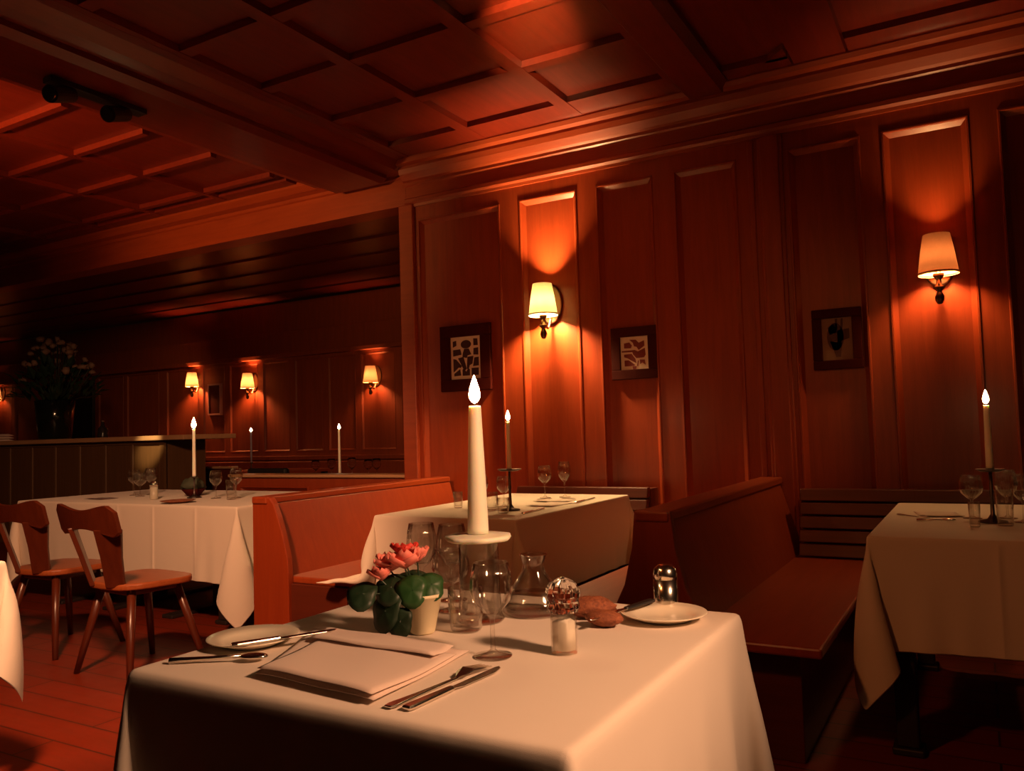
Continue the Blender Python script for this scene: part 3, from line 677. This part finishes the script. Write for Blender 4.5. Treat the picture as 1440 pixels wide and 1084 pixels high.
# far table glasses
for i in range(5):
    glass('wine_glass', goblet_bm(1, .17+.012*(i % 3), .042), -5.66+.15*i + (.16 if i > 1 else 0), 6.0+.06*(i % 2), ZT, 'stemmed glass on the far table, its rim showing over the sill', 'glass', M['crystal'], 'glasses on the far table beyond the sill')

# ================================================================== FRONT TABLE SETTINGS
# flower pot
t = thing('flower_pot', 'ivory pot with pink flowers and round dark green leaves, front table', 'potted plant', (-.995, 1.352, ZT))
b = bmesh.new(); lathe(b, [(0, 0), (.023, 0), (.025, .003), (.040, .072), (.043, .073), (.043, .079), (.039, .079), (.037, .070), (.030, .060), (0, .060)], 32); obj('pot', b, M['ceramic'], t, True)
b = bmesh.new(); cap(lathe(b, [(0, .061), (.034, .063), (.034, .07), (0, .072)], 20)); obj('soil', b, M['black'], t, True)
def leaf_bm(c, n, r, curl=.25):
    b = bmesh.new(); n = Vector(n).normalized(); q = n.to_track_quat('Z', 'Y')
    C = b.verts.new(Vector(c)); rings = []
    for k in (1, 2, 3):
        ring = []
        for i in range(18):
            a = 2*PI*i/18; rr = r*k/3*(1 + .06*math.sin(3*a)) * (1 - .25*max(0, math.cos(a))**6)
            ring.append(b.verts.new(Vector(c) + q @ Vector((rr*math.cos(a), rr*math.sin(a), -curl*r*(k/3)**2 + .06*r*math.sin(5*a)*k/3))))
        rings.append(ring)
    for i in range(18): b.faces.new((C, rings[0][i], rings[0][(i+1) % 18]))
    for p, q2 in zip(rings, rings[1:]):
        for i in range(18): b.faces.new((p[i], p[(i+1) % 18], q2[(i+1) % 18], q2[i]))
    return b
def leaf(c, n, r, mat, curl=.25):
    o = obj('leaf', leaf_bm(c, n, r, curl), mat, t, True); s = o.modifiers.new('thick', 'SOLIDIFY'); s.thickness = .0012
    bb = bmesh.new(); tube(bb, [(0, 0, .065), (c[0]*.5, c[1]*.5, max(.075, c[2]*.6+.03)), c], .0016, 6); obj('leaf_stalk', bb, M['leafd'], o)
# camera sees the pot from +x -y; image left is (-.79,-.61), near is (.56,-.8)
LX, LY = -.80, -.60
def pc(l, n, z): return (LX*l + .45*n, LY*l - .75*n, z)
leaf(pc(.115, .02, .086), (.35, -.75, .8), .034, M['leafd'], .2)
leaf(pc(.070, .035, .052), (-.1, -.95, .35), .040, M['leafd'], .15)
leaf(pc(.040, .050, .032), (.35, -.95, .15), .030, M['leafd'], .15)
leaf(pc(.060, .02, .096), (.2, -.8, .7), .036, M['leafd'], .2)
leaf(pc(.015, .045, .092), (.45, -.9, .45), .034, M['leaf'], .2)
leaf(pc(-.022, .020, .098), (.6, -.6, .7), .032, M['leaf'], .25)
leaf(pc(.020, -.02, .112), (.2, -.4, 1), .032, M['leafd'], .25)
leaf(pc(-.01, -.05, .09), (.2, .5, 1), .034, M['leafd'], .25)
def bloom(c, r, mat, n=7):
    b = bmesh.new()
    for i in range(n):
        a = 2*PI*i/n + rng.uniform(-.2, .2)
        d = Vector((math.cos(a), math.sin(a), rng.uniform(.3, 1.1))).normalized(); cc = Vector(c) + d*r*.5
        q = d.to_track_quat('X', 'Z'); ring = []
        V = []
        for u in range(5):
            row = []
            for w_ in range(5):
                uu, ww = u/4, (w_-2)/2
                wid = math.sin(PI*(.12+.80*uu))
                row.append(b.verts.new(Vector(c) + q @ Vector((r*uu*1.1, r*.50*ww*wid, r*.22*(ww*ww)+r*.15*uu*uu))))
            V.append(row)
        for u in range(4):
            for w_ in range(4): b.faces.new((V[u][w_], V[u][w_+1], V[u+1][w_+1], V[u+1][w_]))
    o = obj('flower_head', b, mat, t, True); s = o.modifiers.new('thick', 'SOLIDIFY'); s.thickness = .0012
    bb = bmesh.new(); tube(bb, [(0, 0, .065), (c[0]*.6, c[1]*.6, c[2]*.7), c], .0016, 6); obj('flower_stem', bb, M['leafd'], o)
bloom(pc(.060, .0, .124), .040, M['petal']); bloom(pc(.030, .02, .130), .042, M['petal']); bloom(pc(.035, -.02, .146), .036, M['petalr'])
bloom(pc(.078, .01, .108), .032, M['petal']); bloom(pc(.008, -.01, .138), .034, M['petal'])

# plates
def plate(x, y, r, label, rx=1.0):
    b = bmesh.new(); lathe(b, [(0, .003), (r*.55, .003), (r*.62, .0045), (r*.68, .008), (r*.97, .0165), (r, .0185), (r*.985, .0195), (r*.68, .0115), (r*.60, .0075), (0, .0065)], 48)
    for v in b.verts: v.co.x *= rx
    bmesh.ops.translate(b, verts=b.verts, vec=(0, 0, -.003+.0))
    o = obj('side_plate', b, M['china'], None, True); o.location = (x, y, ZT); return tag(o, label, 'plate')
plate(-.592, 1.645, .090, 'oval cream side plate at the right corner of the front table')
plate(-1.255, 1.150, .088, 'cream side plate with a knife at the left of the front table')
# folded napkin, two layers with a lifted front edge
def sheet_bm(corners, z, lift, nu=20, nv=16, th=.004, wav=.0012):
    bl, br, tr, tl = [Vector((*c, 0)) for c in corners]; b = bmesh.new(); T = []; Bm = []
    for i in range(nu+1):
        r1, r2 = [], []
        for j in range(nv+1):
            u, v = i/nu, j/nv
            p = (bl*(1-u)+br*u)*(1-v) + (tl*(1-u)+tr*u)*v
            e = min(u, 1-u, v, 1-v)
            zz = z + lift*(1-v)**2*(.6+.4*math.sin(u*PI)) + wav*math.sin(9*u+3*v) + wav*math.sin(7*v+1)
            r1.append(b.verts.new((p.x, p.y, zz + th*min(1, e*14+.25)))); r2.append(b.verts.new((p.x, p.y, zz)))
        T.append(r1); Bm.append(r2)
    for i in range(nu):
        for j in range(nv):
            b.faces.new((T[i][j], T[i+1][j], T[i+1][j+1], T[i][j+1])); b.faces.new((Bm[i][j], Bm[i][j+1], Bm[i+1][j+1], Bm[i+1][j]))
    for i in range(nu):
        b.faces.new((T[i][0], T[i+1][0], Bm[i+1][0], Bm[i][0])); b.faces.new((T[i][nv], T[i+1][nv], Bm[i+1][nv], Bm[i][nv]))
    for j in range(nv):
        b.faces.new((T[0][j], T[0][j+1], Bm[0][j+1], Bm[0][j])); b.faces.new((T[nu][j], T[nu][j+1], Bm[nu][j+1], Bm[nu][j]))
    return b
t = thing('folded_napkin', 'large folded linen napkin at the near edge of the front table', 'napkin', (0, 0, ZT))
obj('lower_fold', sheet_bm([(-1.075, .990), (-.800, .962), (-.825, 1.262), (-1.215, 1.275)], .003, .004), M['napkin'], t, True)
obj('upper_fold', sheet_bm([(-1.070, .988), (-.802, .960), (-.822, 1.215), (-1.135, 1.225)], .0085, .010), M['napkin'], t, True)
obj('top_fold', sheet_bm([(-1.13, 1.175), (-.835, 1.165), (-.845, 1.24), (-1.16, 1.25)], .0145, .002, th=.005), M['napkin'], t, True)
# cutlery
def knife(a, bpt, z, label, handle=None, tilt=0):
    a, bpt = Vector((*a, 0)), Vector((*bpt, 0)); d = bpt-a; L = d.length
    t = thing('table_knife', label, 'knife', (a.x, a.y, z), math.atan2(d.y, d.x))
    b = bmesh.new(); prism(b, [(0, -.008), (.01, -.0095), (L*.44, -.006), (L*.46, -.004), (L*.46, .004), (L*.44, .006), (.01, .0095), (0, .008)], 'z', 0, .007); obj('handle', b, handle or M['silver'], t, bevel=.003)
    b = bmesh.new(); prism(b, [(L*.45, -.004), (L*.52, -.009), (L*.88, -.010), (L*.97, -.004), (L, .004), (L*.95, .007), (L*.45, .005)], 'z', .002, .0042); obj('blade', b, M['silver'], t, bevel=.0008)
    t.rotation_euler.y = tilt
    return t
def fork(a, bpt, z, label):
    a, bpt = Vector((*a, 0)), Vector((*bpt, 0)); d = bpt-a; L = d.length
    t = thing('table_fork', label, 'fork', (a.x, a.y, z), math.atan2(d.y, d.x))
    b = bmesh.new(); prism(b, [(0, -.007), (.012, -.0095), (L*.3, -.005), (L*.68, -.003), (L*.68, .003), (L*.3, .005), (.012, .0095), (0, .007)], 'z', .001, .0045); obj('handle', b, M['silver'], t, bevel=.0015)
    b = bmesh.new()
    prism(b, [(L*.67, -.003), (L*.72, -.011), (L*.80, -.0125), (L*.80, .0125), (L*.72, .011), (L*.67, .003)], 'z', .002, .0045)
    for k in range(4):
        y = -.0108 + k*.0072; prism(b, [(L*.79, y-.0019), (L, y-.001), (L, y+.001), (L*.79, y+.0019)], 'z', .002, .0045)
    for v in b.verts: v.co.z += .008*math.sin((v.co.x/L-.67)/.33*PI)
    obj('tines', b, M['silver'], t)
    return t
fork((-.772, .958), (-.748, 1.195), ZT, 'silver fork right of the folded napkin, front table')
knife((-.742, .962), (-.722, 1.200), ZT, 'silver knife beside the fork at right of the folded napkin')
knife((-1.215, 1.06), (-1.115, 1.235), ZT+.018, 'silver knife lying across the left side plate')
t = thing('serving_spoon', 'shiny spoon lying between the left side plate and napkin', 'spoon', (-1.288, .985, ZT), R(29))
b = bmesh.new(); tube(b, [(0, 0, .004), (.07, 0, .007), (.13, 0, .010)], [.006, .004, .003], 8); obj('handle', b, M['silver'], t, True)
b = bmesh.new(); blob(b, (.152, 0, .009), (.026, .015, .006), 16); obj('bowl', b, M['silver'], t, True)
# right corner of the front table: bread, dark-handled knife, pepper mill
t = thing('bread_roll', 'reddish-brown crusty bread roll beside the salt jar', 'bread', (-.735, 1.60, ZT), .4)
b = bmesh.new(); blob(b, (0, 0, .022), (.052, .034, .022), 26, .09); obj('crust', b, M['bread'], t, True)
b = bmesh.new(); blob(b, (.05, -.035, .016), (.040, .026, .016), 20, .05)
o = obj('bread_roll', b, M['bread'], None, True); o.location = (-.73, 1.575, ZT); tag(o, 'smaller dark bread roll in front of the crusty one', 'bread')
knife((-.640, 1.712), (-.690, 1.49), ZT+.0185, 'dark-handled knife resting on the right side plate', M['black'], 0)
t = thing('pepper_mill', 'polished steel domed pepper mill behind the right side plate', 'pepper mill', (-.640, 1.782-.055, ZT))
t.location = (-.700, 1.79-.09, ZT)
b = bmesh.new(); cap(lathe(b, [(0, 0), (.0255, 0), (.0265, .003), (.0265, .064), (0, .064)], 36)); obj('mill_body', b, M['silver'], t, True)
b = bmesh.new(); cap(lathe(b, [(0, .0645), (.0265, .0645), (.0265, .074), (.024, .086), (.016, .094), (0, .0975)], 36)); obj('mill_cap', b, M['silver'], t, True)
t.location = (-.620, 1.742, ZT)

# ================================================================== OTHER TABLE THINGS
o = obj('side_plate', bmesh.new(), M['china'])
bpy.data.objects.remove(o)
def napk(x, y, w, d, z, label, rz=0, mat=None):
    b = sheet_bm([(-w/2, -d/2), (w/2, -d/2), (w/2, d/2), (-w/2, d/2)], 0, .003, 8, 8)
    o = obj('folded_napkin', b, mat or M['napkin'], None, True); o.location = (x, y, z); o.rotation_euler.z = rz; return tag(o, label, 'napkin')
napk(-2.10, 4.13, .20, .16, ZT, 'pale folded napkin at the back of the middle table', .1)
napk(-2.02, 3.92, .16, .24, ZT, 'pale folded napkin at the right side of the middle table', -.1)
knife((-1.93, 3.45), (-1.95, 3.72), ZT, 'knife near the front right corner of the middle table')
knife((-1.92, 4.02), (-1.95, 4.35), ZT, 'knife at the far right side of the middle table')
fork((-.32, 3.80), (-.20, 3.66), ZT, 'fork at the left side of the right table')
t = thing('table_spoon', 'small bright spoon on the right table near its front', 'spoon', (-.235, 3.57, ZT), .1)
b = bmesh.new(); tube(b, [(0, 0, .004), (.06, 0, .006), (.09, 0, .007)], [.005, .0035, .003], 8); obj('handle', b, M['silver'], t, True)
b = bmesh.new(); blob(b, (.112, 0, .008), (.025, .016, .006), 14); obj('bowl', b, M['silver'], t, True)
napk(-.17, 3.84, .16, .20, ZT, 'dim folded napkin beside the fork on the right table', .2)
napk(-5.55, 3.68, .20, .14, ZT, 'dark folded napkin at the left end of the long table', 0, M['napkinc'])
plate(-4.55, 3.55, .11, 'reddish-brown plate at the front edge of the long left table').data.materials[0] = M['bread']
t = thing('potted_plant', 'small dome-shaped green plant in bowl left of the long table candle', 'potted plant', (-4.98, 4.02, ZT))
b = bmesh.new(); cap(lathe(b, [(0, 0), (.045, 0), (.06, .02), (.085, .05), (.08, .052), (0, .048)], 24)); obj('bowl', b, M['dark'], t, True)
b = bmesh.new(); blob(b, (0, 0, .078), (.080, .080, .055), 18, .2); obj('foliage', b, simple('grey_green_foliage', (.055, .06, .035), .7), t, True)

# ================================================================== FAR ROOM FURNITURE
t = thing('settle_bench', 'bench with pale top rail in the next room behind the long table candle', 'bench', (-8.07, 6.6, 0))
obj('backrest', box(-.56, .56, 0, .05, 0, .815), M['slat'], t, bevel=.004); obj('top_rail', box(-.58, .58, -.03, .07, .816, .842), M['bartop'], t, bevel=.006)
obj('seat', box(-.52, .52, .05, .45, .38, .42), M['bench'], t, bevel=.006)
b = bmesh.new(); bx(b, -.5, -.44, .1, .4, 0, .379); bx(b, .44, .5, .1, .4, 0, .379); obj('seat_support', b, M['slat'], t)
t = thing('dining_table', 'table in the next room just beyond the partition sill', 'table', (-5.35, 6.15, 0))
obj('tabletop', box(-.75, .75, -.35, .35, .715, .75), M['bench'], t, bevel=.004)
for sx in (-.65, .65):
    for sy in (-.28, .28): obj('leg', box(sx-.03, sx+.03, sy-.03, sy+.03, 0, .714), M['leg'], t)
t = thing('dining_table', 'table deep in the next room under the bluish candle', 'table', (-7.8, 7.55, 0))
obj('tabletop', box(-.6, .6, -.4, .4, .715, .75), M['bench'], t, bevel=.004)
for sx in (-.52, .52):
    for sy in (-.32, .32): obj('leg', box(sx-.03, sx+.03, sy-.03, sy+.03, 0, .714), M['leg'], t)
t = thing('padded_chair', 'low black chair back showing just over the partition sill', 'chair', (-5.55, 5.28, 0))
obj('backrest', box(-.24, .24, -.03, .03, .5, .885), M['black'], t, bevel=.02); obj('seat', box(-.24, .24, -.02, .40, .42, .47), M['black'], t, bevel=.02)
for sx in (-.2, .2):
    for sy in (0, .36): obj('leg', box(sx-.02, sx+.02, sy-.02, sy+.02, 0, .42), M['leg'], t)
# long wall seat of the next room
t = thing('wall_bench', 'long low bench along the far wall of the next room', 'bench', (-8.2, 8.6, 0))
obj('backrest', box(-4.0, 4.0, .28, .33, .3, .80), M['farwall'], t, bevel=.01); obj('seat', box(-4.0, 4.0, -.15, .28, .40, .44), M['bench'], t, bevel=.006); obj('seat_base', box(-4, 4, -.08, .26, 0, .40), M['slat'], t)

# bar
t = thing('bar_counter', 'long panelled bar counter with pale top behind the long table', 'bar', (-7.3, 5.5, 0))
b = bmesh.new(); bx(b, -6.8, .40, -.05, .62, 1.165, 1.215); obj('counter_top', b, M['bartop'], t, bevel=.008)
b = bmesh.new()
ps = []; xx = -6.5
while xx < -.1:
    ps.append((xx+.008, xx+.452, .05, 1.13)); xx += .46
panelled(b, -6.5, 0, 0, 1.165, [p for p in ps if p[1] < 0], lambda u, z, d: (u, .03+d, z), .010, .008, .002)
bx(b, -6.5, 0, .06, .55, 0, 1.165); quad(b, (0, .03, 0), (0, .07, 0), (0, .07, 1.165), (0, .03, 1.165))
obj('front_panel', b, M['bar'], t)
# big bouquet
t = thing('flower_vase', 'huge dark bouquet in black vase on the bar counter', 'flower vase', (-9.65, 5.80, 1.2165))
b = bmesh.new(); cap(lathe(b, [(0, 0), (.16, 0), (.18, .02), (.20, .25), (.22, .46), (.20, .47), (.17, .40), (0, .38)], 32)); obj('vase', b, simple('black_vase', (.006, .008, .007), .12), t, True)
r2 = random.Random(21)
b = bmesh.new(); bs = bmesh.new()
for i in range(150):
    a = r2.uniform(0, 2*PI); e = r2.uniform(.05, 1.0); rr = .62*e**.6
    p = Vector((rr*math.cos(a), rr*math.sin(a)*.6, .45 + r2.uniform(.0, .45)*(1.15-e*.6)))
    n = Vector((p.x, p.y, .25+r2.uniform(-.2, .5))).normalized(); q = n.to_track_quat('X', 'Z')
    L = r2.uniform(.10, .2); w_ = L*.28
    V = [b.verts.new(p + q @ Vector(c)) for c in ((0, 0, 0), (L*.5, w_, .01), (L, 0, -.02), (L*.5, -w_, .01))]
    b.faces.new(V)
o = obj('foliage', b, M['leafd'], t); o['kind'] = 'stuff'
b = bmesh.new()
for i in range(46):
    a = r2.uniform(0, 2*PI); rr = r2.uniform(.1, .60); z = .70 + .48*(1-(rr/.65)**2) + r2.uniform(-.12, .10)
    c = (rr*math.cos(a), rr*math.sin(a)*.5, z)
    blob(b, c, (r2.uniform(.025, .055),)*2 + (r2.uniform(.02, .045),), 8, .25)
    tube(bs, [(0, 0, .4), (c[0]*.5, c[1]*.5, z*.65), c], .005, 5)
o = obj('blossoms', b, M['blossom'], t, True); o['kind'] = 'stuff'
o = obj('stems', bs, M['leafd'], t, True); o['kind'] = 'stuff'
t = thing('glass_bottle', 'small dark bottle standing alone on the bar counter', 'bottle', (-8.72, 5.80, 1.2165))
b = bmesh.new(); cap(lathe(b, [(0, 0), (.055, 0), (.058, .01), (.055, .10), (.02, .14), (.018, .18), (0, .18)], 20)); obj('bottle_body', b, simple('dark_bottle_glass', (.02, .015, .012), .08), t, True)
b = bmesh.new(); cap(lathe(b, [(0, .181), (.02, .181), (.02, .20), (0, .20)], 14)); obj('cap', b, M['silver'], t, True)
t = thing('napkin_stack', 'pale stack of cloths on the bar at the left edge', 'napkin', (-11.0, 5.75, 1.2165))
for i in range(3): obj('folded_cloth', sheet_bm([(-.30, -.16), (.30, -.16), (.28, .16), (-.30, .16)], i*.032, .01, 10, 8, .028), M['napkin'], t, True)
# spotlights on the dropped beam
t = thing('spotlight_bar', 'black twin spotlight fixture mounted under the ceiling beam', 'ceiling spotlight', (-4.10, 2.70, 3.06))
obj('track', box(-.04, .04, -.28, .28, -.03, 0), M['black'], t, bevel=.004)
for y in (-.18, .14):
    b = bmesh.new(); tube(b, [(0, y, -.03), (0, y, -.05)], .012, 10); tube(b, [(0.0, y+.03, -.055), (.06, y-.12, -.115)], [.04, .045], 20)
    h = obj('spot_head', b, M['black'], t, False)
    b = bmesh.new(); tube(b, [(.0605, y-.122, -.1155), (.063, y-.129, -.118)], [.036, .034], 20); obj('lens', b, simple('spot_lens', (.02, .02, .02), .1), h)
